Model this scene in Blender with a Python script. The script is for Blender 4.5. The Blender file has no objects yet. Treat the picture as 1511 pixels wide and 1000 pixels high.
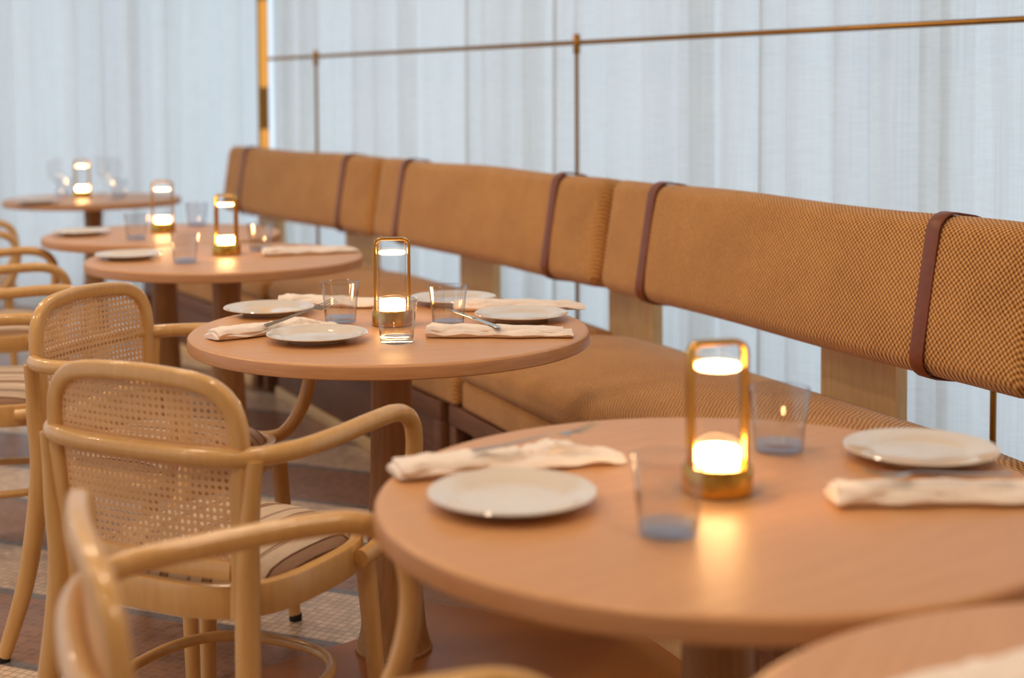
import bpy, math, random
from mathutils import Matrix, Vector

sc = bpy.context.scene
COL = sc.collection

def L(r, g, b, a=1.0):
    f = lambda c: (c/255/12.92 if c/255 <= 0.04045 else ((c/255+0.055)/1.055)**2.4)
    return (f(r), f(g), f(b), a)

# ------------------------------------------------------------------ camera
PITCH, ROLL = math.radians(3.0), math.radians(0.3)
cam_d = bpy.data.cameras.new('camera')
cam_d.sensor_fit = 'HORIZONTAL'; cam_d.sensor_width = 36.0
cam_d.lens = 36.0*2100/1511
cam_d.shift_y = -(500-252)/1511
cam_d.clip_start = 0.05
cam_d.dof.use_dof = True
cam_d.dof.focus_distance = 2.95
cam_d.dof.aperture_fstop = 2.1
cam = bpy.data.objects.new('camera', cam_d); COL.objects.link(cam)
fw = Vector((0, math.cos(PITCH), -math.sin(PITCH)))
u0 = Vector((0, math.sin(PITCH), math.cos(PITCH))); r0 = Vector((1, 0, 0))
rt = r0*math.cos(ROLL)-u0*math.sin(ROLL); up = u0*math.cos(ROLL)+r0*math.sin(ROLL)
mw = Matrix.Identity(4)
for i in range(3):
    mw[i][0], mw[i][1], mw[i][2] = rt[i], up[i], -fw[i]
mw[2][3] = 1.262
cam.matrix_world = mw
sc.camera = cam

# ------------------------------------------------------------------ world, exposure
w = bpy.data.worlds.new('daylight'); sc.world = w; w.use_nodes = True
bg = w.node_tree.nodes['Background']
bg.inputs[0].default_value = (0.735, 0.875, 1.0, 1); bg.inputs[1].default_value = 1.2
sc.view_settings.view_transform = 'Standard'
sc.view_settings.look = 'None'
sc.view_settings.gamma = 1.0
sc.view_settings.use_curve_mapping = False
sc.view_settings.exposure = 0.0
sc.cycles.use_denoising = True
sc.cycles.max_bounces = 10
sc.cycles.transparent_max_bounces = 24
sc.cycles.sample_clamp_indirect = 6.0
sc.cycles.caustics_reflective = False
sc.cycles.caustics_refractive = False

# ceiling downlights: warm area lamps just under the ceiling (fittings built further down)
CEIL = 3.1
DOWNLIGHTS = [(-3.4, 0.6), (-1.2, 0.4), (-3.6, 2.8), (-1.9, 2.2), (-3.9, 5.0), (-2.3, 4.4), (-4.2, 7.0), (-0.2, 2.4), (-1.2, 4.9), (0.9, 0.6)]
for x, y in DOWNLIGHTS:
    ld = bpy.data.lights.new('downlight', 'AREA'); ld.shape = 'DISK'; ld.size = 0.34
    ld.energy = 15; ld.color = (1.0, 0.78, 0.54)
    lo = bpy.data.objects.new('downlight_lamp', ld); COL.objects.link(lo); lo.location = (x, y, CEIL-0.035)

# ------------------------------------------------------------------ helpers
def tag(o, label=None, cat=None, group=None, kind=None):
    if label: o['label'] = label
    if cat: o['category'] = cat
    if group: o['group'] = group
    if kind: o['kind'] = kind
    return o

def mesh(name, v, f, smooth=True):
    me = bpy.data.meshes.new(name)
    me.from_pydata([tuple(p) for p in v], [], f); me.update()
    if smooth:
        me.polygons.foreach_set('use_smooth', [True]*len(me.polygons))
        try: me.set_sharp_from_angle(angle=math.radians(42))
        except Exception: pass
    return me

def obj(name, vf, mat, parent=None, smooth=True):
    me = vf if isinstance(vf, bpy.types.Mesh) else mesh(name, vf[0], vf[1], smooth)
    if mat is not None and not me.materials: me.materials.append(mat)
    o = bpy.data.objects.new(name, me); COL.objects.link(o)
    if parent: o.parent = parent
    return o

def empty(name, loc=(0, 0, 0), rz=0):
    o = bpy.data.objects.new(name, None); COL.objects.link(o)
    o.location = loc; o.rotation_euler = (0, 0, rz); o.empty_display_size = 0.1
    return o

def copy_tree(o, parent=None):
    c = o.copy(); COL.objects.link(c); c.parent = parent
    for ch in list(o.children): copy_tree(ch, c)
    return c

def join(*parts):
    V, F = [], []
    for v, f in parts:
        n = len(V); V += [tuple(p) for p in v]; F += [tuple(i+n for i in q) for q in f]
    return V, F

def xf(vf, m):
    return [tuple(m @ Vector(p)) for p in vf[0]], vf[1]

def box(x0, x1, y0, y1, z0, z1, b=0.0):
    if b <= 0:
        v = [(x, y, z) for z in (z0, z1) for y in (y0, y1) for x in (x0, x1)]
        return v, [(0, 2, 3, 1), (4, 5, 7, 6), (0, 1, 5, 4), (2, 6, 7, 3), (0, 4, 6, 2), (1, 3, 7, 5)]
    vf = rbox((x1-x0)/2, (y1-y0)/2, (z1-z0)/2, b, seg=2, div=(1, 1, 1))
    return xf(vf, Matrix.Translation(((x0+x1)/2, (y0+y1)/2, (z0+z1)/2)))

def rbox(hx, hy, hz, r, seg=4, div=(12, 6, 4), dome=None, rfun=None):
    """box with rounded edges; dome(x,y,z)->offset vector added at the end"""
    def axis(h, n):
        a = [-h + r*i/seg for i in range(seg)] + [-h+r+(2*h-2*r)*i/n for i in range(n+1)] + [h-r+r*(i+1)/seg for i in range(seg)]
        return a
    X, Y, Z = axis(hx, div[0]), axis(hy, div[1]), axis(hz, div[2])
    V, F, idx = [], [], {}
    def vert(p):
        k = tuple(round(c, 6) for c in p)
        if k in idx: return idx[k]
        q = Vector((max(-hx+r, min(hx-r, p[0])), max(-hy+r, min(hy-r, p[1])), max(-hz+r, min(hz-r, p[2]))))
        d = Vector(p)-q
        if d.length > 1e-9: q = q + d.normalized()*r
        if dome: q = q + Vector(dome(q.x, q.y, q.z))
        idx[k] = len(V); V.append(tuple(q)); return idx[k]
    def face(A, B, fn, flip):
        for i in range(len(A)-1):
            for j in range(len(B)-1):
                q = [vert(fn(A[i], B[j])), vert(fn(A[i+1], B[j])), vert(fn(A[i+1], B[j+1])), vert(fn(A[i], B[j+1]))]
                F.append(tuple(q[::-1]) if flip else tuple(q))
    face(X, Y, lambda a, b: (a, b, hz), False); face(X, Y, lambda a, b: (a, b, -hz), True)
    face(X, Z, lambda a, b: (a, -hy, b), False); face(X, Z, lambda a, b: (a, hy, b), True)
    face(Y, Z, lambda a, b: (hx, a, b), False); face(Y, Z, lambda a, b: (-hx, a, b), True)
    return V, F

def lathe(prof, n=40, cap0=True, cap1=True):
    V, F = [], []
    for r, z in prof:
        for i in range(n):
            a = 2*math.pi*i/n; V.append((r*math.cos(a), r*math.sin(a), z))
    for k in range(len(prof)-1):
        for i in range(n):
            j = (i+1) % n
            F.append((k*n+i, k*n+j, (k+1)*n+j, (k+1)*n+i))
    if cap0: F.append(tuple(reversed(range(n))))
    if cap1: F.append(tuple((len(prof)-1)*n+i for i in range(n)))
    return V, F

def spline(P, n=8, closed=False):
    P = [Vector(p) for p in P]; out = []; m = len(P)
    rng = range(m) if closed else range(m-1)
    for i in rng:
        if closed: a, b, c, d = P[(i-1) % m], P[i], P[(i+1) % m], P[(i+2) % m]
        else: a, b, c, d = P[max(i-1, 0)], P[i], P[i+1], P[min(i+2, m-1)]
        for k in range(n):
            t = k/n
            out.append(0.5*((2*b)+(c-a)*t+(2*a-5*b+4*c-d)*t*t+(3*b-a-3*c+d)*t**3))
    if not closed: out.append(P[-1])
    return out

def circ(r, n=10, ry=None):
    ry = r if ry is None else ry
    return [(r*math.cos(2*math.pi*i/n), ry*math.sin(2*math.pi*i/n)) for i in range(n)]

def rrect(hx, hy, r, n=3):
    out = []
    for cx, cy, a0 in ((hx-r, hy-r, 0), (-hx+r, hy-r, 90), (-hx+r, -hy+r, 180), (hx-r, -hy+r, 270)):
        for i in range(n+1):
            a = math.radians(a0+90*i/n); out.append((cx+r*math.cos(a), cy+r*math.sin(a)))
    return out

def sweep(P, prof, closed=False, ref=None, scale=None, cap=True):
    """sweep a 2D profile; with ref the profile x axis stays perpendicular to ref (profile y follows ref)"""
    P = [Vector(p) for p in P]; m = len(P); n = len(prof); V, F = [], []
    N = None
    for i in range(m):
        if closed: t = P[(i+1) % m]-P[(i-1) % m]
        else: t = P[min(i+1, m-1)]-P[max(i-1, 0)]
        t.normalize()
        if ref is not None:
            rv = Vector(ref(P[i]) if callable(ref) else ref)
            A = t.cross(rv).normalized(); B = A.cross(t).normalized()
        else:
            if N is None:
                N = t.orthogonal().normalized()
            N = (N - t*N.dot(t)).normalized(); A = N; B = t.cross(A)
        s = scale(i/(m-1 if not closed else m)) if scale else 1.0
        for x, y in prof: V.append(tuple(P[i]+A*x*s+B*y*s))
    for i in range(m if closed else m-1):
        a, b = i*n, ((i+1) % m)*n
        for k in range(n):
            j = (k+1) % n; F.append((a+k, a+j, b+j, b+k))
    if not closed and cap:
        F.append(tuple(reversed(range(n)))); F.append(tuple((m-1)*n+k for k in range(n)))
    return V, F

# ------------------------------------------------------------------ materials
def new_mat(name):
    m = bpy.data.materials.new(name); m.use_nodes = True
    nt = m.node_tree; nt.nodes.clear()
    out = nt.nodes.new('ShaderNodeOutputMaterial')
    return m, nt, out
def N(nt, t, **kw):
    n = nt.nodes.new(t)
    for k, v in kw.items(): setattr(n, k, v)
    return n
def math_n(nt, op, a, b=None, c=None):
    n = N(nt, 'ShaderNodeMath', operation=op)
    for i, s in enumerate((a, b, c)):
        if s is None: continue
        if isinstance(s, (int, float)): n.inputs[i].default_value = s
        else: nt.links.new(s, n.inputs[i])
    return n.outputs[0]
def ramp(nt, fac, stops, interp='LINEAR'):
    n = N(nt, 'ShaderNodeValToRGB'); e = n.color_ramp.elements; n.color_ramp.interpolation = interp
    while len(e) < len(stops): e.new(0.5)
    for el, (p, c) in zip(e, stops): el.position = p; el.color = c
    nt.links.new(fac, n.inputs[0]); return n.outputs[0]
def pbsdf(nt, out, rough=0.5, metal=0.0, color=None, spec=None, coat=None):
    b = N(nt, 'ShaderNodeBsdfPrincipled')
    b.inputs['Roughness'].default_value = rough; b.inputs['Metallic'].default_value = metal
    if color is not None: b.inputs['Base Color'].default_value = color
    if spec is not None: b.inputs['Specular IOR Level'].default_value = spec
    if coat: b.inputs['Coat Weight'].default_value = coat
    nt.links.new(b.outputs[0], out.inputs[0]); return b
def bump(nt, h, b, strength=0.3, dist=0.002):
    n = N(nt, 'ShaderNodeBump'); n.inputs['Strength'].default_value = strength; n.inputs['Distance'].default_value = dist
    nt.links.new(h, n.inputs['Height']); nt.links.new(n.outputs[0], b.inputs['Normal'])
def coords(nt, scale=(1, 1, 1), kind='Object'):
    t = N(nt, 'ShaderNodeTexCoord'); m = N(nt, 'ShaderNodeMapping'); m.inputs['Scale'].default_value = scale
    nt.links.new(t.outputs[kind], m.inputs['Vector']); return m.outputs[0]
def noise(nt, vec, scale=5, detail=4, rough=0.6):
    n = N(nt, 'ShaderNodeTexNoise'); n.inputs['Scale'].default_value = scale
    n.inputs['Detail'].default_value = detail; n.inputs['Roughness'].default_value = rough
    nt.links.new(vec, n.inputs['Vector']); return n.outputs[0]

def wood(name, c0, c1, scale, rough=0.4, coat=None, contrast=(0.3, 0.7), spec=0.5):
    m, nt, out = new_mat(name); b = pbsdf(nt, out, rough, coat=coat, spec=spec)
    v = coords(nt, scale); n = noise(nt, v, 4, 5, 0.6)
    nt.links.new(ramp(nt, n, [(contrast[0], c0), (contrast[1], c1)]), b.inputs['Base Color'])
    bump(nt, n, b, 0.08, 0.001)
    return m
def plain(name, c, rough=0.5, metal=0.0, spec=0.5, var=0.06, nscale=9):
    m, nt, out = new_mat(name); b = pbsdf(nt, out, rough, metal, spec=spec)
    n = noise(nt, coords(nt), nscale, 3)
    d = tuple(x*(1-var*2) for x in c[:3])+(1,); u = tuple(min(1, x*(1+var*2)) for x in c[:3])+(1,)
    nt.links.new(ramp(nt, n, [(0.3, d), (0.7, u)]), b.inputs['Base Color'])
    return m

M = {}
M['table'] = wood('pale_oak_tabletop', L(198, 144, 97), L(216, 163, 115), (1.2, 26, 26), 0.38, contrast=(0.25, 0.75))
M['table_edge'] = wood('oak_edge_band', L(184, 130, 88), L(204, 152, 108), (3, 3, 40), 0.4, contrast=(0.25, 0.75))
M['pedestal'] = wood('oak_pedestal', L(150, 104, 62), L(176, 128, 80), (26, 26, 1.5), 0.45)
M['beech'] = wood('honey_beech', L(206, 158, 96), L(222, 178, 116), (18, 18, 3), 0.3, coat=0.35, contrast=(0.2, 0.8))
M['oak_bench'] = wood('bench_oak', L(228, 192, 138), L(240, 210, 160), (22, 22, 2), 0.45)
M['bench_rail'] = wood('bench_stained_oak', L(108, 68, 44), L(132, 88, 60), (2, 22, 22), 0.45)
M['inlay'] = plain('brown_floor_panel', L(152, 94, 44), 0.3, nscale=3)
M['dark_wood'] = plain('dark_stained_wood', L(58, 34, 20), 0.6)
M['cane'] = plain('woven_cane', L(226, 184, 140), 0.55)
M['leather'] = plain('brown_leather', L(124, 62, 34), 0.42, nscale=60)
M['linen'] = plain('napkin_linen', L(246, 234, 227), 0.9, spec=0.1, var=0.03, nscale=40)
M['china'] = plain('white_china', L(226, 217, 209), 0.06, spec=0.5, var=0.01)
[n for n in M['china'].node_tree.nodes if n.type == 'BSDF_PRINCIPLED'][0].inputs['IOR'].default_value = 1.75
M['steel'] = plain('brushed_steel', L(200, 196, 190), 0.22, 1.0, var=0.02)
M['brass'] = plain('satin_brass', L(214, 164, 78), 0.24, 1.0, var=0.03)
M['old_brass'] = plain('aged_brass', L(158, 112, 54), 0.3, 1.0, var=0.05)
M['black'] = plain('black_rubber', L(22, 20, 18), 0.7)
M['plaster'] = plain('warm_plaster', L(226, 214, 198), 0.85, spec=0.2, var=0.02)
M['frame'] = plain('window_frame_paint', L(205, 200, 190), 0.6)

def weave():
    m, nt, out = new_mat('basket_weave_wool'); b = pbsdf(nt, out, 0.9, spec=0.15)
    t = N(nt, 'ShaderNodeTexCoord'); s = N(nt, 'ShaderNodeSeparateXYZ'); nt.links.new(t.outputs['Object'], s.inputs[0])
    wob = noise(nt, t.outputs['Object'], 14, 2); wob = math_n(nt, 'MULTIPLY', wob, 5.0)
    k = 2*math.pi/0.0135
    yz = math_n(nt, 'ADD', s.outputs[1], s.outputs[2])
    a = math_n(nt, 'SINE', math_n(nt, 'ADD', math_n(nt, 'MULTIPLY', s.outputs[0], k), wob))
    c = math_n(nt, 'SINE', math_n(nt, 'ADD', math_n(nt, 'MULTIPLY', yz, k), wob))
    p = math_n(nt, 'MULTIPLY', a, c)
    h = math_n(nt, 'MULTIPLY_ADD', p, 0.5, 0.5)
    fine = noise(nt, t.outputs['Object'], 420, 2)
    big = noise(nt, t.outputs['Object'], 6, 3)
    irr = noise(nt, t.outputs['Object'], 90, 2)
    hh = math_n(nt, 'ADD', math_n(nt, 'MULTIPLY', h, 0.7), math_n(nt, 'MULTIPLY', math_n(nt, 'ADD', fine, irr), 0.22))
    hh = math_n(nt, 'ADD', hh, math_n(nt, 'MULTIPLY', math_n(nt, 'SUBTRACT', big, 0.5), 0.25))
    nt.links.new(ramp(nt, hh, [(0.22, L(112, 64, 28)), (0.55, L(192, 134, 74)), (0.85, L(232, 178, 114))]), b.inputs['Base Color'])
    b.inputs['Sheen Weight'].default_value = 0.25
    bump(nt, hh, b, 0.55, 0.004)
    return m
M['weave'] = weave()

def stripes():
    m, nt, out = new_mat('striped_seat_linen'); b = pbsdf(nt, out, 0.9, spec=0.15)
    t = N(nt, 'ShaderNodeTexCoord'); s = N(nt, 'ShaderNodeSeparateXYZ'); nt.links.new(t.outputs['Object'], s.inputs[0])
    fr = math_n(nt, 'FRACT', math_n(nt, 'MULTIPLY_ADD', s.outputs[0], 1/0.085, 10.42))
    cr, dk, tp = L(232, 210, 188), L(112, 76, 58), L(176, 142, 118)
    col = ramp(nt, fr, [(0.0, cr), (0.30, dk), (0.325, cr), (0.35, dk), (0.37, cr), (0.62, dk), (0.655, tp), (0.80, dk), (0.835, cr)], 'CONSTANT')
    mx = N(nt, 'ShaderNodeMixRGB', blend_type='MULTIPLY'); mx.inputs[0].default_value = 0.35
    nt.links.new(col, mx.inputs[1]); n = noise(nt, coords(nt, (500, 30, 30)), 1, 2); nt.links.new(n, mx.inputs[2])
    nt.links.new(mx.outputs[0], b.inputs['Base Color'])
    return m
M['stripes'] = stripes()

def curtain_mat():
    m, nt, out = new_mat('sheer_linen_curtain')
    tr = N(nt, 'ShaderNodeBsdfTranslucent'); df = N(nt, 'ShaderNodeBsdfDiffuse'); tp = N(nt, 'ShaderNodeBsdfTransparent')
    v1 = noise(nt, coords(nt, (60, 60, 0.5)), 4, 3); v2 = noise(nt, coords(nt, (4, 4, 140)), 3, 3)
    h = math_n(nt, 'ADD', math_n(nt, 'MULTIPLY', v1, 0.5), math_n(nt, 'MULTIPLY', v2, 0.5))
    col = ramp(nt, h, [(0.3, L(214, 214, 212)), (0.7, L(246, 246, 245))])
    nt.links.new(col, tr.inputs[0]); nt.links.new(col, df.inputs[0])
    a = N(nt, 'ShaderNodeMixShader'); a.inputs[0].default_value = 0.30
    nt.links.new(tr.outputs[0], a.inputs[1]); nt.links.new(df.outputs[0], a.inputs[2])
    c = N(nt, 'ShaderNodeMixShader'); c.inputs[0].default_value = 0.13
    nt.links.new(a.outputs[0], c.inputs[1]); nt.links.new(tp.outputs[0], c.inputs[2])
    nt.links.new(c.outputs[0], out.inputs[0])
    return m
M['curtain'] = curtain_mat()

def thin_glass(name, tint, gloss=1.0, f0=0.07):
    m, nt, out = new_mat(name)
    t = N(nt, 'ShaderNodeBsdfTransparent')
    l2 = N(nt, 'ShaderNodeLayerWeight'); l2.inputs['Blend'].default_value = 0.5
    nt.links.new(ramp(nt, l2.outputs['Facing'], [(0.0, tint), (0.6, tint), (1.0, tuple(c**14 for c in tint))]), t.inputs[0])
    g = N(nt, 'ShaderNodeBsdfGlossy'); g.inputs['Roughness'].default_value = 0.02
    lw = N(nt, 'ShaderNodeLayerWeight'); lw.inputs['Blend'].default_value = 0.5
    f = math_n(nt, 'MULTIPLY_ADD', math_n(nt, 'POWER', lw.outputs['Facing'], 3.5), 0.85*gloss, f0)
    mx = N(nt, 'ShaderNodeMixShader'); nt.links.new(f, mx.inputs[0])
    nt.links.new(t.outputs[0], mx.inputs[1]); nt.links.new(g.outputs[0], mx.inputs[2]); nt.links.new(mx.outputs[0], out.inputs[0])
    return m
M['tumbler'] = thin_glass('smoke_blue_glass', (0.962, 0.967, 0.976, 1))
M['clear'] = thin_glass('clear_glass', (0.97, 0.97, 0.97, 1))
M['lamp_glass'] = thin_glass('lamp_glass', (0.985, 0.985, 0.985, 1), 0.5, 0.012)
M['rim_glass'] = thin_glass('glass_rim', (0.9, 0.92, 0.95, 1), 1.1)
M['glass_base'] = thin_glass('thick_blue_glass_base', (0.80, 0.875, 0.965, 1), 1.0, 0.14)

def emis(name, c, s):
    m, nt, out = new_mat(name); e = N(nt, 'ShaderNodeEmission'); e.inputs[0].default_value = c; e.inputs[1].default_value = s
    nt.links.new(e.outputs[0], out.inputs[0]); return m
M['glow'] = emis('lamp_glow', (1.0, 0.56, 0.22, 1), 52)
M['cap_reflection'] = emis('cap_reflection_glow', (1.0, 0.62, 0.28, 1), 14)  # emission in place of the puck's light reflected by the cap
M['amber'] = emis('amber_highlight_glow', (1.0, 0.45, 0.09, 1), 0.85)  # warm reflections on the brass pole, put in as emission
M['downlight'] = emis('downlight_glow', (1.0, 0.8, 0.55, 1), 4)

def floor_mat():
    m, nt, out = new_mat('mosaic_floor'); b = pbsdf(nt, out, 0.26, spec=0.6)
    t = N(nt, 'ShaderNodeTexCoord'); s = N(nt, 'ShaderNodeSeparateXYZ'); nt.links.new(t.outputs['Object'], s.inputs[0])
    q = math_n(nt, 'ADD', math_n(nt, 'MULTIPLY', s.outputs[0], 0.385), math_n(nt, 'MULTIPLY', s.outputs[1], 0.923))
    p = math_n(nt, 'SUBTRACT', math_n(nt, 'MULTIPLY', s.outputs[0], 0.923), math_n(nt, 'MULTIPLY', s.outputs[1], 0.385))
    # period .68 m: brown band, grey line, beige band, grey line   (brown starts at q=2.467)
    fr = math_n(nt, 'FRACT', math_n(nt, 'MULTIPLY_ADD', q, 1/0.68, 10-2.467/0.68))
    br, be, gr = L(152, 110, 88), L(226, 202, 180), L(116, 116, 122)
    col = ramp(nt, fr, [(0.0, br), (0.485, gr), (0.535, be), (0.955, gr)], 'CONSTANT')
    cell = 0.021
    gq = math_n(nt, 'ABSOLUTE', math_n(nt, 'SUBTRACT', math_n(nt, 'FRACT', math_n(nt, 'MULTIPLY', q, 1/cell)), 0.5))
    gp = math_n(nt, 'ABSOLUTE', math_n(nt, 'SUBTRACT', math_n(nt, 'FRACT', math_n(nt, 'MULTIPLY', p, 1/cell)), 0.5))
    g = math_n(nt, 'GREATER_THAN', math_n(nt, 'MAXIMUM', gq, gp), 0.45)
    vor = N(nt, 'ShaderNodeTexWhiteNoise', noise_dimensions='2D')
    cb = N(nt, 'ShaderNodeCombineXYZ')
    nt.links.new(math_n(nt, 'FLOOR', math_n(nt, 'MULTIPLY', q, 1/cell)), cb.inputs[0]); nt.links.new(math_n(nt, 'FLOOR', math_n(nt, 'MULTIPLY', p, 1/cell)), cb.inputs[1])
    nt.links.new(cb.outputs[0], vor.inputs['Vector'])
    var = math_n(nt, 'MULTIPLY_ADD', vor.outputs['Value'], 0.3, 0.78)
    mv = N(nt, 'ShaderNodeMixRGB', blend_type='MULTIPLY'); mv.inputs[0].default_value = 1
    nt.links.new(col, mv.inputs[1]); nt.links.new(var, mv.inputs[2])
    mg = N(nt, 'ShaderNodeMixRGB'); nt.links.new(g, mg.inputs[0]); nt.links.new(mv.outputs[0], mg.inputs[1]); mg.inputs[2].default_value = L(150, 128, 108)
    nt.links.new(mg.outputs[0], b.inputs['Base Color'])
    bump(nt, math_n(nt, 'SUBTRACT', 1.0, g), b, 0.2, 0.001)
    return m
M['floor'] = floor_mat()

# ------------------------------------------------------------------ the room
CORNER = (-1.46, 7.98)            # where the window wall meets the back wall
WD = Vector((0.574, -0.819))      # along the window wall, towards the camera
WN = Vector((0.819, 0.574))       # outward through the window wall
def wpt(t, n=0.0): return Vector(CORNER)+WD*t+WN*n

OUT = [(-6.15, -3.0), tuple(wpt(6.6, 0.3)-Vector((0, 3.9))), tuple(wpt(6.6, 0.3)), tuple(wpt(-0.4, 0.3)), (-1.5, 8.95), (-6.15, 8.6)]
OUT[1] = (OUT[2][0], -3.0)
def prism(P, z0, z1):
    n = len(P); v = [(x, y, z0) for x, y in P]+[(x, y, z1) for x, y in P]
    return v, [tuple(reversed(range(n))), tuple(range(n, 2*n))]+[(i, (i+1) % n, n+(i+1) % n, n+i) for i in range(n)]
fl = obj('floor', prism(OUT, -0.1, 0.0), M['floor'], smooth=False); tag(fl, 'mosaic floor with brown and beige stripes', kind='structure')
ce = obj('ceiling', prism(OUT, CEIL, CEIL+0.1), M['plaster'], smooth=False); tag(ce, 'pale plaster ceiling', kind='structure')
wb = obj('wall_rear', box(-6.15, OUT[2][0], -3.0, -2.9, 0, CEIL), M['plaster'], smooth=False); tag(wb, 'plaster wall behind the camera', kind='structure')
wr = obj('wall_right', box(OUT[2][0]-0.1, OUT[2][0], -2.9, OUT[2][1]-0.25, 0, CEIL), M['plaster'], smooth=False); tag(wr, 'plaster wall to the right of the camera', kind='structure')

inl = obj('trim_1', prism([(-0.30, 3.527), (-0.365, 3.25), (-0.484, 3.15), (-0.80, 2.88), (-0.2, 2.3), (0.55, 2.3), (0.62, 2.6), (0.30, 3.278)], -0.02, 0.003), M['inlay'], smooth=False); tag(inl, 'plain brown floor panel under the tables', kind='structure')

def curtain(name, a, b, seed, label, amp=0.026, lam=0.17, n_per=14):
    """pleated sheer hanging from floor to ceiling between ground points a and b"""
    rnd = random.Random(seed); a, b = Vector(a), Vector(b); d = (b-a); Lg = d.length; d.normalize(); nn = Vector((d.y, -d.x))
    cuts, s = [0.0], 0.0
    while s < Lg:
        s += lam*rnd.uniform(0.6, 1.5); cuts.append(min(s, Lg))
    rows = [0.02, 0.5, 1.0, 1.5, 2.0, 2.6, CEIL]
    ph = [rnd.uniform(0.55, 1.4) for _ in cuts]; lean = [rnd.uniform(-0.02, 0.02) for _ in cuts]
    pts = []
    for k in range(len(cuts)-1):
        for i in range(n_per):
            pts.append((k, i/n_per))
    V, F = [], []
    for z in rows:
        for k, t in pts:
            ln = lean[k]*(1-t)+lean[k+1]*t
            sl = cuts[k]+(cuts[k+1]-cuts[k])*t + ln*(CEIL-z)/CEIL
            am = amp*(ph[k]*(1-t)+ph[k+1]*t)*(1.0+0.25*(CEIL-z)/CEIL)
            o = am*math.sin(2*math.pi*t) + 0.006*math.sin(9.1*sl+z)
            along = sl + 0.35*am*math.sin(4*math.pi*t)
            p = a+d*along+nn*o
            V.append((p.x, p.y, z))
    m = len(pts)
    for r in range(len(rows)-1):
        for i in range(m-1): F.append((r*m+i, r*m+i+1, (r+1)*m+i+1, (r+1)*m+i))
    o = obj(name, (V, F), M['curtain'])
    tag(o, label, 'curtain')
    return o
curtain('sheer_curtain', wpt(6.6, 0.13), wpt(0.05, 0.13), 3, 'pleated sheer white curtain behind the brass rail and the long bench')
curtain('sheer_curtain', (-1.50, 8.60), (-6.0, 8.25), 8, 'pleated sheer white curtain on the back wall beyond the farthest table', amp=0.03, lam=0.2)
curtain('sheer_curtain', (-6.05, 8.15), (-6.05, -2.8), 11, 'sheer white curtain along the far side of the room', amp=0.03, lam=0.3, n_per=8)

# window frames outside the curtains
def window(name, a, b, label, n):
    a, b = Vector(a), Vector(b); d = b-a; Lg = d.length; ang = math.atan2(d.y, d.x)
    root = empty(name, (a.x, a.y, 0), ang); tag(root, label, kind='structure')
    for i in range(n+1):
        x = Lg*i/n
        obj('mullion', box(x-0.035, x+0.035, -0.04, 0.04, 0, CEIL, 0.006), M['frame'], root)
    for z in (0.04, 2.5, CEIL-0.05):
        obj('transom', box(0, Lg, -0.03, 0.03, z-0.04, z+0.04, 0.006), M['frame'], root)
window('window_1', wpt(0.0, 0.36), wpt(6.6, 0.36), 'tall window frame behind the sheer curtain beside the bench', 6)
window('window_2', (-6.1, 8.55), (-1.4, 8.92), 'tall window frame behind the back curtain', 5)

# corner column with the brass pole; its highlights are built as glowing bars
pole = empty('brass_pole', (-1.376, 7.9, 0)); tag(pole, 'slim brass floor-to-ceiling pole with painted amber highlights in the corner', 'light')
obj('pole', lathe([(0.031, 0.0), (0.031, CEIL)], 20), M['old_brass'], pole)
obj('foot', lathe([(0.07, 0.0), (0.07, 0.012), (0.03, 0.018)], 24), M['old_brass'], pole)
def pill(z0, z1, r):
    return lathe([(0.001, z0)]+[(r*math.sin(math.radians(a)), z0+r*(1-math.cos(math.radians(a)))) for a in (30, 60, 90)]+[(r*math.sin(math.radians(a)), z1-r*(1-math.cos(math.radians(a)))) for a in (90, 60, 30)]+[(0.001, z1)], 16)
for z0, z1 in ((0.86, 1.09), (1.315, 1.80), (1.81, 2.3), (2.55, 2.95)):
    t_ = obj('pole_highlight', pill(z0, z1, 0.023), M['amber'], pole); t_.location = (0.010, -0.028, 0)

# brass rail with posts
rail = empty('brass_rail', (*wpt(0.1), 0)); tag(rail, 'thin brass rail on slim posts running along the curtain', 'rail')
def rel(p, z): q = Vector((p.x, p.y, z)) - rail.location; return tuple(q)
obj('rail_tube', sweep([rel(wpt(0.24), 1.472), rel(wpt(6.2), 1.463)], circ(0.0095, 12)), M['old_brass'], rail)
for t in (0.795, 2.985, 6.0):
    P = rel(wpt(t), 0)
    ps = obj('post', lathe([(0.03, 0.0), (0.03, 0.008), (0.008, 0.012), (0.008, 1.43)], 12), M['old_brass'], rail); ps.location = P
    co = obj('collar', lathe([(0.012, 1.425), (0.014, 1.43), (0.014, 1.497), (0.010, 1.502)], 14), M['old_brass'], rail); co.location = P

# recessed downlight fittings
for i, (x, y) in enumerate(DOWNLIGHTS):
    o = obj('downlight_ring', lathe([(0.165, CEIL-0.03), (0.185, CEIL-0.03), (0.19, CEIL), (0.165, CEIL)], 28, False, False), M['old_brass'])
    o.location = (x, y, 0)
    tag(o, 'round brass downlight ring set in the ceiling', 'light', 'ceiling downlights')

# ------------------------------------------------------------------ banquette
# segments: (joint nearest the camera end or start point, unit direction along, unit normal to the wall)
def unit(x, y): v = Vector((x, y)); v.normalize(); return v
SEGS = []
d1 = unit(0.438, -1.0); P0 = Vector((0.335, 4.50))
SEGS.append((P0 + d1*0.012, d1, 1.84, 'near'))
d2 = unit(-0.517, 1.0); P1 = P0 + d2*1.93
SEGS.append((P1 - d2*0.012, -d2, 1.90, 'mid'))
d3 = unit(-0.62, 1.0); P2 = P1 + d3*1.86
SEGS.append((P2 - d3*0.012, -d3, 1.83, 'far'))
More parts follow.
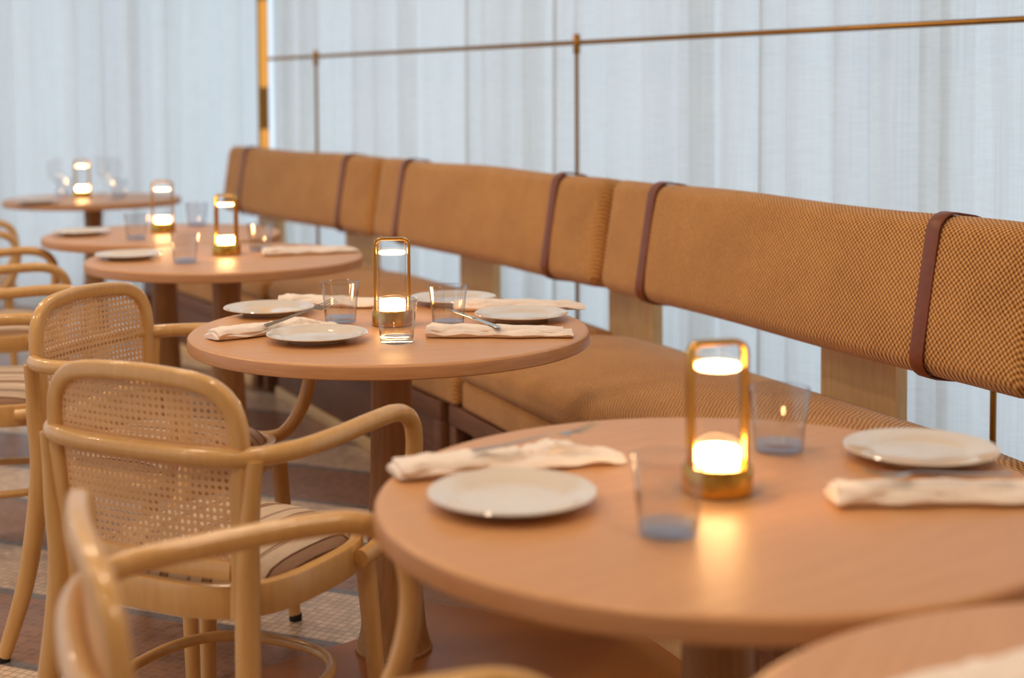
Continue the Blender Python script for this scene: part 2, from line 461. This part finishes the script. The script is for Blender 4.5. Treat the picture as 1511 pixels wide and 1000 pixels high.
# local frame of a segment: +x along (towards the camera), +y towards the wall, origin at the far end on the back cushion's middle plane
BACK_Z0, BACK_Z1, BTH, LEAN = 0.645, 0.998, 0.115, math.radians(9)
lab = {'near': 'nearest the camera', 'mid': 'in the middle of the bench', 'far': 'at the far end by the corner pole'}
for P, d, Lg, nm in SEGS:
    ang = math.atan2(d.y, d.x)
    # ---- back cushion with leather straps
    hz = (BACK_Z1-BACK_Z0)/2; hx = Lg/2; hy = BTH/2
    cz = (BACK_Z0+BACK_Z1)/2
    root = empty('back_cushion', (P.x+d.x*hx, P.y+d.y*hx, cz), ang); root.rotation_euler = (-LEAN, 0, ang)
    tag(root, 'long tan woven back cushion with leather straps, ' + lab[nm], 'cushion', 'bench back cushions')
    def dome_b(x, y, z):
        s = -1 if y < 0 else 1
        k = (1-abs(x/hx)**6)*(1-abs(z/hz)**3)
        # corners of the long face rounded
        r = 0.055; dx = max(0, abs(x)-(hx-r)); dz = max(0, abs(z)-(hz-r)); dd = math.hypot(dx, dz)
        ox = oz = 0
        if dx > 0 and dz > 0 and dd > r:
            f = r/dd; ox = (dx*f-dx)*(1 if x > 0 else -1); oz = (dz*f-dz)*(1 if z > 0 else -1)
        wav = 0.004*math.sin(x*5.3+P.x*9)*(1-abs(x/hx)**4)*(1 if z > 0 else 0.6)
        return (ox, s*0.012*k, oz+wav)
    obj('cushion_cover', rbox(hx, hy, hz, 0.042, 5, (34, 3, 10), dome_b), M['weave'], root)
    for sx in (-hx+0.29, hx-0.31):
        pts = []
        # loop round the cushion's cross-section
        prof = rrect(hy+0.012, hz+0.004, 0.045, 5)
        loop = [Vector((sx, a, b)) for a, b in prof]
        lp = []
        for i in range(len(loop)):
            a, b = loop[i], loop[(i+1) % len(loop)]
            m_ = max(1, int((b-a).length/0.03))
            for k in range(m_): lp.append(a+(b-a)*k/m_)
        obj('strap', sweep(lp, rrect(0.0025, 0.0215, 0.002, 2), True, ref=(1, 0, 0)), M['leather'], root)
    # ---- seat cushion (domed top) on a lower upholstered seat
    fr_, bk_ = -0.53, 0.09
    sy = (fr_+bk_)/2; shy = (bk_-fr_)/2
    nx = Vector((-d.y, d.x));   # local +y
    SO = 0.0 if nm == 'far' else -0.09
    sx_ = -0.045 if nm == 'far' else 0.0
    c = P + d*(hx+SO+sx_) + nx*sy
    def dome_s(x, y, z):
        k = (1-abs(x/(hx))**8)*(1-abs(y/shy)**2.5)*(1+0.12*math.sin(x*4.1))
        return (0, 0, (0.05 if z > 0 else 0)*k)
    so = empty('seat_cushion', (c.x, c.y, 0.0), ang); tag(so, 'deep tan woven bench seat cushion, ' + lab[nm], 'cushion', 'bench seat cushions')
    o = obj('top_cushion', rbox(hx-0.024+sx_, shy, 0.048, 0.038, 5, (30, 14, 2), dome_s), M['weave'], so); o.location = (0, 0, 0.436)
    o = obj('lower_cushion', rbox(hx-0.022+sx_, shy-0.012, 0.048, 0.022, 4, (16, 6, 2)), M['weave'], so); o.location = (0, 0.0, 0.345)
    # ---- wooden bench base
    bo = 0.0 if nm == 'far' else -0.19
    full = Lg; Lg = Lg-0.19 if nm == 'far' else Lg
    ro = empty('bench_base', (P.x+d.x*bo, P.y+d.y*bo, 0), ang); tag(ro, 'oak bench base with broad uprights, ' + lab[nm], 'bench', 'bench bases')
    obj('front_rail', box(0.022, Lg-0.022, fr_+0.01, fr_+0.07, 0.235, 0.296, 0.004), M['bench_rail'], ro)
    obj('seat_board', box(0.022, Lg-0.022, fr_+0.071, bk_-0.02, 0.27, 0.294), M['bench_rail'], ro, smooth=False)
    for x0 in (0.022, Lg-0.077):
        obj('post', box(x0+0.002, x0+0.055, fr_+0.012, fr_+0.068, 0.0, 0.234, 0.004), M['bench_rail'], ro)
    obj('base_panel', box(0.20, Lg-0.08, fr_+0.02, fr_+0.045, 0.045, 0.234, 0.003), M['bench_rail'], ro)
    obj('skirting', box(0.20, Lg-0.08, fr_+0.008, fr_+0.048, 0.0, 0.044, 0.004), M['oak_bench'], ro)
    obj('back_panel', box(0.022, Lg-0.022, -0.25, -0.23, 0.0, 0.268), M['dark_wood'], ro, smooth=False)
    ups = {'near': [-0.11, 1.08], 'mid': [0.685], 'far': [0.25, 1.37]}[nm]
    for u in ups:
        q = obj('upright', box(-0.15, 0.15, -0.02, 0.02, 0.0, 0.98, 0.004), M['oak_bench'], ro)
        q.location = (u-bo, 0.115, 0.0)

    if nm == 'near':
        q = obj('support_post', lathe([(0.02, 0.0), (0.02, 0.006), (0.008, 0.01), (0.008, 0.84), (0.005, 0.845)], 12), M['old_brass'], ro)
        q.location = (1.34-bo, 0.30, 0)

# ------------------------------------------------------------------ tables
R_T, H_T = 0.45, 0.74
def make_table():
    root = empty('round_table')
    th = 0.03
    obj('table_top', lathe([(0.02, H_T-th+0.002), (R_T-0.006, H_T-th+0.001), (R_T-0.002, H_T-0.004), (R_T-0.006, H_T-0.0005), (R_T-0.012, H_T)], 112, True, True), M['table'], root)
    obj('edge_band', lathe([(R_T-0.008, H_T-th), (R_T-0.002, H_T-th), (R_T, H_T-th+0.002), (R_T, H_T-0.006), (R_T-0.0015, H_T-0.0035)], 112, False, False), M['table_edge'], root)
    obj('pedestal', lathe([(0.13, H_T-th), (0.13, H_T-th-0.012), (0.05, H_T-th-0.016), (0.046, 0.6), (0.05, 0.4), (0.06, 0.2), (0.075, 0.05), (0.085, 0.012)], 40), M['pedestal'], root)
    obj('base_plate', lathe([(0.088, 0.004), (0.088, 0.010), (0.085, 0.013), (0.02, 0.014)], 56), M['pedestal'], root)
    return root
TABLES = [((0.268, 1.845), 'large round oak table in the foreground with two place settings and a brass lamp'),
          ((-0.276, 3.195), 'round oak table in sharp focus with four plates and three tumblers'),
          ((-0.942, 4.662), 'round oak table third from the camera, in front of the middle back cushion'),
          ((-1.347, 5.475), 'round oak table fourth from the camera, touching the third one'),
          ((-2.19, 7.42), 'farthest round oak table in front of the back curtain'),
          ((0.582, 0.998), 'round oak table cut off at the bottom right corner')]
tp = make_table()
for i, ((x, y), lb) in enumerate(TABLES):
    t = tp if i == 0 else copy_tree(tp)
    t.location = (x, y, 0); t.rotation_euler = (0, 0, math.radians([38, 12, 50, 77, 20, 64][i]))
    tag(t, lb, 'table', 'round oak tables')

# ------------------------------------------------------------------ chairs (bentwood, cane back)
def make_chair():
    root = empty('cane_armchair')
    B = M['beech']
    # seat frame: rounded square hoop
    def sq(a, b, z, n=48, p=3.2):
        out = []
        for i in range(n):
            t = 2*math.pi*i/n; c, s = math.cos(t), math.sin(t)
            out.append((a*math.copysign(abs(c)**(2/p), c), b*math.copysign(abs(s)**(2/p), s), z))
        return out
    obj('seat_frame', sweep(sq(0.218, 0.207, 0.425), rrect(0.012, 0.029, 0.006, 2), True, ref=(0, 0, 1)), B, root)
    # cushion
    V, F = [], []; rings = [(0.0, 0.502), (0.3, 0.500), (0.55, 0.494), (0.75, 0.484), (0.88, 0.472), (0.96, 0.458), (1.0, 0.442), (0.985, 0.425)]
    n = 48
    for k, (f, z) in enumerate(rings):
        for p in sq(0.207*max(f, 0.001), 0.196*max(f, 0.001), z+0.004, n): V.append(p)
    for k in range(len(rings)-1):
        for i in range(n):
            j = (i+1) % n; F.append((k*n+i, (k+1)*n+i, (k+1)*n+j, k*n+j))
    F.append(tuple(range(n)))
    obj('seat_cushion', (V, F), M['stripes'], root)
    # rear posts, front legs
    for s in (-1, 1):
        P = spline([(s*0.245, -0.275, 0.012), (s*0.224, -0.222, 0.2), (s*0.208, -0.197, 0.42), (s*0.216, -0.200, 0.56), (s*0.228, -0.198, 0.675)], 6)
        lg = obj('leg', sweep(P, circ(0.0185, 12), scale=lambda t: 0.8+0.35*math.sin(math.pi*min(1, t*1.1+0.05))), B, root)
        g = obj('glide', lathe([(0.0155, 0), (0.0155, 0.014)], 12), M['black'], lg); g.location = (s*0.246, -0.277, 0)
        P = spline([(s*0.212, 0.205, 0.014), (s*0.200, 0.192, 0.2), (s*0.188, 0.180, 0.40)], 6)
        lg = obj('leg', sweep(P, circ(0.0195, 12), scale=lambda t: 0.75+0.3*t), B, root)
        g = obj('glide', lathe([(0.0155, 0), (0.0155, 0.016)], 12), M['black'], lg); g.location = (s*0.213, 0.206, 0)
    # stretcher hoop
    obj('stretcher_hoop', sweep(sq(0.182, 0.178, 0.205, 44, 2.5), circ(0.0105, 10), True, ref=(0, 0, 1)), B, root)
    # arm hoop: one bent rod from seat side to seat side round the back
    half = [(0.0, -0.287, 0.662), (0.13, -0.278, 0.662), (0.215, -0.245, 0.662), (0.262, -0.165, 0.664), (0.280, -0.05, 0.668), (0.288, 0.08, 0.674), (0.288, 0.165, 0.672), (0.285, 0.222, 0.650), (0.280, 0.246, 0.605), (0.272, 0.245, 0.55), (0.260, 0.222, 0.49), (0.248, 0.185, 0.448), (0.244, 0.145, 0.434), (0.243, 0.10, 0.430)]
    half = [(x*0.985, y*(0.825 if y < 0 else 0.885), 0.43+(z-0.43)*1.07) for x, y, z in half]
    full = [(-x, y, z) for x, y, z in half[:0:-1]] + half
    obj('arm_hoop', sweep(spline(full, 6), circ(0.0165, 12)), B, root)
    # back: bent inverted-U frame and bottom rail, tilted and curved
    def bp(x, z):      # the curved back surface
        t = (z-0.44)/0.40
        return (x, -0.186 - 0.026*t - 0.018*(1-(x/0.2)**2) , z)
    KZ = (0.806-0.44)/(0.832-0.44)
    zz_ = lambda z: 0.44+(z-0.44)*KZ
    outline = [(-0.184, 0.400), (-0.191, 0.52), (-0.197, 0.62), (-0.202, 0.70), (-0.196, 0.765), (-0.168, 0.806), (-0.115, 0.825), (0, 0.832)]
    outline = [(x, zz_(z)) for x, z in outline]
    outline = outline + [(-x, z) for x, z in outline[-2::-1]]
    sp = spline([bp(x, z) for x, z in outline], 6)
    obj('back_frame', sweep(sp, rrect(0.0155, 0.0125, 0.008, 3), ref=(0, -1, 0.15)), B, root)
    obj('back_rail', sweep(spline([bp(x, 0.482) for x in (-0.175, -0.09, 0, 0.09, 0.175)], 5), rrect(0.016, 0.011, 0.006, 2), ref=(0, -1, 0.15)), B, root)
    # cane: lattice with octagonal holes
    def wid(z):
        O = [(0.435, 0.185), (0.52, 0.191), (0.62, 0.197), (0.70, 0.202), (0.765, 0.196), (0.806, 0.168), (0.825, 0.115), (0.832, 0.0)]
        O = [(zz_(a), b) for a, b in O]
        for (za, xa), (zb, xb) in zip(O, O[1:]):
            if za <= z <= zb: return xa+(xb-xa)*(z-za)/(zb-za)
        return 0
    pitch = 0.0128; V, F, ix = [], [], {}
    def vv(x, z):
        k = (round(x, 5), round(z, 5))
        if k not in ix: ix[k] = len(V); V.append(bp(x, z))
        return ix[k]
    nxn = 15; z = 0.488
    while z < 0.83:
        for i in range(-nxn-1, nxn+1):
            x0 = i*pitch; cx, cz = x0+pitch/2, z+pitch/2
            if abs(cx) > wid(cz)-0.004: continue
            h = pitch/2; ho = pitch*0.31
            outer = [(cx+h*a, cz+h*b) for a, b in ((1, 0), (1, 1), (0, 1), (-1, 1), (-1, 0), (-1, -1), (0, -1), (1, -1))]
            inner = [(cx+ho*math.cos(math.radians(45*k)), cz+ho*math.sin(math.radians(45*k))) for k in range(8)]
            oi = [vv(*p) for p in outer]; ii = [vv(*p) for p in inner]
            for k in range(8):
                j = (k+1) % 8; F.append((oi[k], oi[j], ii[j], ii[k]))
        z += pitch
    o = obj('cane_panel', (V, F), M['cane'], root, smooth=False)
    md = o.modifiers.new('thickness', 'SOLIDIFY'); md.thickness = 0.0022; md.offset = 0
    return root
CHAIRS = [((-0.53, 2.562), 62.5, 'cane-back armchair with its back to the camera, beside the sharp table'),
          ((-0.80, 3.262), -22, 'cane-back armchair at the left edge of the sharp table, facing right'),
          ((-0.251, 1.575), 20.5, 'blurred cane-back armchair in the bottom left foreground, seen edge-on'),
          ((-1.43, 3.93), 8, 'armchair cut by the left frame edge behind the second cane chair'),
          ((-1.83, 5.02), 22, 'distant blurred armchair at the left edge by the fourth table'),
          ((-2.42, 6.25), 20, 'most distant blurred armchair before the farthest table')]
cp = make_chair()
for i, ((x, y), a, lb) in enumerate(CHAIRS):
    c = cp if i == 0 else copy_tree(cp)
    c.location = (x, y, 0); c.rotation_euler = (0, 0, math.radians(a-90)); tag(c, lb, 'chair', 'cane-back armchairs')

# ------------------------------------------------------------------ table lamps
def make_lamp():
    root = empty('table_lamp')
    obj('base', lathe([(0.044, 0.0), (0.047, 0.002), (0.047, 0.034), (0.045, 0.037), (0.02, 0.0375)], 48), M['brass'], root)
    w_, z1, r = 0.0385, 0.198, 0.014
    pts = [(-w_, 0, 0.037), (-w_, 0, z1-r)]
    for a in (120, 150, 180)[::-1]: pts.append((-w_+r+r*math.cos(math.radians(a)), 0, z1-r+r*math.sin(math.radians(a))))
    pts = [(-w_, 0, 0.037), (-w_, 0, 0.09), (-w_, 0, 0.14)]
    pts += [(-w_+r+r*math.cos(math.radians(a)), 0, z1-r+r*math.sin(math.radians(a))) for a in (180, 157, 135, 112, 90)]
    pts += [(-x, y, z) for x, y, z in pts[::-1]]
    obj('frame', sweep(pts, rrect(0.0035, 0.0105, 0.003, 2), ref=(0, 1, 0)), M['brass'], root)
    gl = obj('glass_cylinder', lathe([(0.0315, 0.038), (0.0315, 0.190)], 40, False, False), M['lamp_glass'], root)
    obj('light_puck', lathe([(0.024, 0.0385), (0.029, 0.040), (0.029, 0.055), (0.027, 0.058), (0.01, 0.0585)], 36), M['glow'], root)
    obj('reflecting_cap', lathe([(0.01, 0.163), (0.028, 0.163), (0.030, 0.1645), (0.030, 0.168), (0.028, 0.1695)], 36), M['cap_reflection'], root)  # no light source: the puck's reflection is given to it as glow
    return root
LAMPS = [((0.269, 1.856), 16, 'brass and glass table lamp, lit, largest and nearest'),
         ((-0.276, 3.245), 4, 'lit brass table lamp behind the front tumbler on the sharp table'),
         ((-0.955, 4.735), -22, 'lit brass table lamp on the third table, left of centre'),
         ((-1.366, 5.545), 10, 'lit brass table lamp on the fourth table beside the third lamp'),
         ((-2.27, 7.50), 40, 'farthest lit table lamp among glasses on the last table')]
lp = make_lamp()
for i, ((x, y), a, lb) in enumerate(LAMPS):
    c = lp if i == 0 else copy_tree(lp)
    c.location = (x, y, H_T); c.rotation_euler = (0, 0, math.radians(a)); tag(c, lb, 'lamp', 'lit brass table lamps')

# ------------------------------------------------------------------ tumblers
def make_tumbler():
    root = empty('tumbler')
    obj('wall', lathe([(0.0355, 0.0125), (0.0365, 0.03), (0.0395, 0.06), (0.0435, 0.092), (0.0447, 0.0925), (0.0445, 0.0915), (0.0405, 0.060), (0.0375, 0.03), (0.0362, 0.0125)], 48, False, False), M['tumbler'], root)
    obj('glass_base', lathe([(0.030, 0.0), (0.0345, 0.0015), (0.0362, 0.0125), (0.0352, 0.0125), (0.02, 0.0105), (0.004, 0.0098)], 48), M['glass_base'], root)
    obj('rim', sweep([(0.0441*math.cos(2*math.pi*i/48), 0.0441*math.sin(2*math.pi*i/48), 0.0925) for i in range(48)], circ(0.0011, 8), True), M['rim_glass'], root)
    return root
TUMBLERS = [((0.184, 1.672), 'clear blue-footed tumbler in front of the nearest lamp'),
            ((0.390, 2.066), 'smoky blue tumbler right behind the nearest lamp'),
            ((-0.400, 3.285), 'tumbler left of the lamp on the sharp table'),
            ((-0.247, 3.005), 'tumbler standing in front of the lamp on the sharp table'),
            ((-0.147, 3.215), 'tumbler right of the lamp on the sharp table'),
            ((-1.040, 4.50), 'blurred tumbler left of the lamp on the third table'),
            ((-0.860, 4.83), 'blurred tumbler right of the lamp on the third table'),
            ((-1.395, 5.26), 'blurred tumbler left of the lamp on the fourth table'),
            ((-1.290, 5.80), 'blurred tumbler right of the lamp on the fourth table'),
            ((-2.40, 7.60), 'blurred tumbler left of the lamp on the farthest table'),
            ((-2.08, 7.52), 'blurred tumbler right of the lamp on the farthest table')]
tb = make_tumbler()
for i, ((x, y), lb) in enumerate(TUMBLERS):
    c = tb if i == 0 else copy_tree(tb)
    c.location = (x, y, H_T+0.0006); tag(c, lb, 'glass', 'tumblers on the tables')
# stemmed glasses on the farthest table
def make_wine():
    root = empty('wine_glass')
    obj('bowl', lathe([(0.004, 0.098), (0.02, 0.104), (0.034, 0.122), (0.041, 0.15), (0.039, 0.185), (0.033, 0.215)], 32, False, False), M['clear'], root)
    obj('stem', lathe([(0.034, 0.0), (0.034, 0.002), (0.006, 0.006), (0.0038, 0.03), (0.0038, 0.09), (0.005, 0.098)], 24, True, True), M['clear'], root)
    return root
wg = make_wine()
for i, (x, y, lb) in enumerate([(-2.21, 7.66, 'stemmed wine glass right behind the farthest lamp'), (-2.36, 7.34, 'stemmed wine glass in front of the farthest lamp'), (-2.06, 7.36, 'rightmost stemmed wine glass on the farthest table')]):
    c = wg if i == 0 else copy_tree(wg)
    c.location = (x, y, H_T+0.0006); tag(c, lb, 'glass', 'wine glasses on the farthest table')

# ------------------------------------------------------------------ plates
def make_plate():
    return mesh('plate', *lathe([(0.02, 0.003), (0.055, 0.0028), (0.058, 0.0), (0.062, 0.0), (0.064, 0.003), (0.078, 0.009), (0.107, 0.0155), (0.109, 0.0168), (0.108, 0.0182), (0.1055, 0.0180), (0.080, 0.0118), (0.074, 0.0095), (0.069, 0.0072), (0.063, 0.0064), (0.02, 0.0062)], 72))
pm = make_plate(); pm.materials.append(M['china'])
PLATES = [((-0.002, 1.800), 'white plate at the left of the nearest table'),
          ((0.585, 2.020), 'white plate at the right of the nearest table behind the rolled napkin'),
          ((-0.420, 3.035), 'white plate at the front left of the sharp table'),
          ((-0.589, 3.42), 'white plate at the back left of the sharp table'),
          ((0.020, 3.305), 'white plate at the right of the sharp table'),
          ((-0.150, 3.575), 'white plate at the back of the sharp table behind the right tumbler'),
          ((-1.250, 4.62), 'white plate at the left of the third table'),
          ((-1.655, 5.44), 'white plate at the left of the fourth table'),
          ((-2.37, 7.09), 'white plate at the front of the farthest table')]
for i, ((x, y), lb) in enumerate(PLATES):
    o = obj('plate', pm, None); o.location = (x, y, H_T+0.0005); tag(o, lb, 'plate', 'white dinner plates')

# ------------------------------------------------------------------ napkins and cutlery
def slab(center, widths, ths, seed, nv=12, sub=6, z0=0.0, tw=0.0):
    """soft folded cloth strip along a centre line: widths and thicknesses at each centre point"""
    rnd = random.Random(seed); C = [Vector((*c, 0)) for c in center]; m = len(C)
    P = spline(C, sub); K = len(P)
    def lerp(a, t):
        f = t*(m-1); i = min(int(f), m-2); return a[i]+(a[i+1]-a[i])*(f-i)
    V, F = [], []; ph = [rnd.uniform(0, 6) for _ in range(4)]
    for i in range(K):
        t = i/(K-1); d = (P[min(i+1, K-1)]-P[max(i-1, 0)]).normalized(); n = Vector((-d.y, d.x, 0))
        wd, th = lerp(widths, t), lerp(ths, t)
        e = min(1.0, min(t, 1-t)*K/2.0+0.55)
        zz = z0(t) if callable(z0) else z0
        for k in range(2*nv):
            if k <= nv: v = -1+2*k/nv; top = True
            else: v = 1-2*(k-nv)/nv; top = False
            pz = th*e*(max(0.0, 1-abs(v)**5))**0.5
            wob = 0.0018*math.sin(9*t*3+ph[0]+v*3)+0.0012*math.sin(21*t+ph[1]-v*5)
            edge = 0.004*math.sin(17*t+ph[2])*abs(v)
            q = P[i]+n*(v*wd/2+edge*(1 if v > 0 else -1))
            z = zz+(0.45*th+0.55*pz+wob if top else 0.45*th-0.45*pz)
            V.append((q.x, q.y, max(zz, z)))
    m2 = 2*nv
    for i in range(K-1):
        for k in range(m2):
            j = (k+1) % m2; F.append((i*m2+k, (i+1)*m2+k, (i+1)*m2+j, i*m2+j))
    F.append(tuple(range(m2))); F.append(tuple((K-1)*m2+k for k in reversed(range(m2))))
    return V, F
def napkin(loc, ang, label, kind, seed):
    root = empty('napkin', (loc[0], loc[1], H_T+0.0006), math.radians(ang)); tag(root, label, 'napkin', 'folded linen napkins')
    if kind == 'pouch':      # rolled at one end, opening into a pointed pouch at the other
        obj('cloth', slab([(-0.17, 0), (-0.08, 0.004), (0.02, 0.0), (0.10, -0.004), (0.165, -0.012)], [0.07, 0.078, 0.085, 0.088, 0.06], [0.016, 0.017, 0.015, 0.012, 0.008], seed), M['linen'], root)
        obj('fold', slab([(-0.165, -0.004), (-0.06, -0.004), (0.03, 0.012)], [0.058, 0.066, 0.040], [0.019, 0.019, 0.014], seed+1, z0=0.006), M['linen'], root)
        obj('peak', slab([(0.03, 0.022), (0.075, 0.018), (0.125, 0.0)], [0.055, 0.05, 0.022], [0.012, 0.022, 0.008], seed+2, z0=0.004), M['linen'], root)
    else:                    # rolled flat strip
        obj('cloth', slab([(-0.16, 0), (-0.06, 0.003), (0.05, 0.0), (0.16, 0.004)], [0.056, 0.062, 0.068, 0.070], [0.020, 0.018, 0.016, 0.012], seed), M['linen'], root)
        obj('fold', slab([(-0.158, 0.002), (-0.03, 0.006), (0.14, 0.008)], [0.046, 0.05, 0.052], [0.016, 0.015, 0.011], seed+1, z0=lambda t: 0.0105-0.004*t), M['linen'], root)
    return root
napkin((-0.005, 1.985), 19, 'pouch-folded cream napkin at the left of the nearest table', 'pouch', 1)
napkin((0.565, 1.800), 3, 'rolled cream napkin at the right of the nearest table', 'roll', 4)
napkin((-0.528, 3.138), 38, 'pouch-folded cream napkin with a fork at the left of the sharp table', 'pouch', 7).scale = (0.92, 0.95, 1)
napkin((-0.030, 3.075), -1, 'rolled cream napkin at the front right edge of the sharp table', 'roll', 10)
napkin((0.015, 3.462), 3, 'rolled cream napkin behind the right plate of the sharp table', 'roll', 13)
napkin((-0.43, 3.535), -10, 'rolled cream napkin at the back of the sharp table behind the left tumbler', 'roll', 16)
napkin((-0.675, 4.735), 22, 'blurred cream napkin at the right of the third table', 'roll', 19)
napkin((0.47, 1.235), 25, 'blurred cream napkin on the table at the bottom right corner', 'pouch', 22)

def make_fork():
    parts = [sweep(spline([(-0.095, 0, 0.003), (-0.04, 0, 0.004), (0.02, 0, 0.008), (0.04, 0, 0.007)], 5), rrect(0.0045, 0.0011, 0.001, 2), ref=(0, 0, 1), scale=lambda t: 1.25-0.75*min(1, t*1.4)),
             sweep(spline([(0.036, 0, 0.0075), (0.048, 0, 0.005), (0.058, 0, 0.005)], 4), rrect(0.0105, 0.001, 0.0009, 2), ref=(0, 0, 1), scale=lambda t: 0.35+0.65*min(1, t*1.6))]
    for y in (-0.0088, -0.0029, 0.0029, 0.0088):
        parts.append(sweep(spline([(0.056, y, 0.005), (0.075, y, 0.0065), (0.098, y, 0.0125)], 4), rrect(0.0016, 0.001, 0.0008, 1), ref=(0, 0, 1), scale=lambda t: 1-0.5*t))
    return mesh('fork', *join(*parts))
fk = make_fork(); fk.materials.append(M['steel'])
def place(me, name, loc, rot, label, cat):
    o = obj(name, me, None); o.location = loc; o.rotation_euler = [math.radians(a) for a in rot]; tag(o, label, cat, 'cutlery'); return o
place(fk, 'fork', (-0.474, 3.150, H_T+0.037), (30, -9, 44), 'steel fork lying in the napkin pouch on the sharp table', 'fork')
place(fk, 'fork', (0.03, 1.985, H_T+0.034), (0, -3, 24), 'steel fork lying in the left napkin of the nearest table', 'fork')
place(fk, 'fork', (0.545, 1.80, H_T+0.031), (0, 0, 184), 'blurred steel fork on the right napkin of the nearest table', 'fork')
kn = mesh('knife', *join(sweep([(-0.1, 0, 0.004), (-0.02, 0, 0.0045), (0.0, 0, 0.004)], rrect(0.0055, 0.002, 0.0018, 2), ref=(0, 0, 1), scale=lambda t: 1.1-0.25*t),
                         sweep(spline([(-0.004, 0, 0.004), (0.05, 0.001, 0.004), (0.09, 0.001, 0.004), (0.108, -0.003, 0.004)], 4), rrect(0.008, 0.0007, 0.0006, 1), ref=(0, 0, 1), scale=lambda t: 1.0 if t < 0.7 else 1.0-0.8*(t-0.7)/0.3)))
kn.materials.append(M['steel'])
place(kn, 'knife', (-0.085, 3.135, H_T+0.026), (0, 3, -58), 'steel knife handle resting on the rolled napkin beside the right tumbler', 'knife')
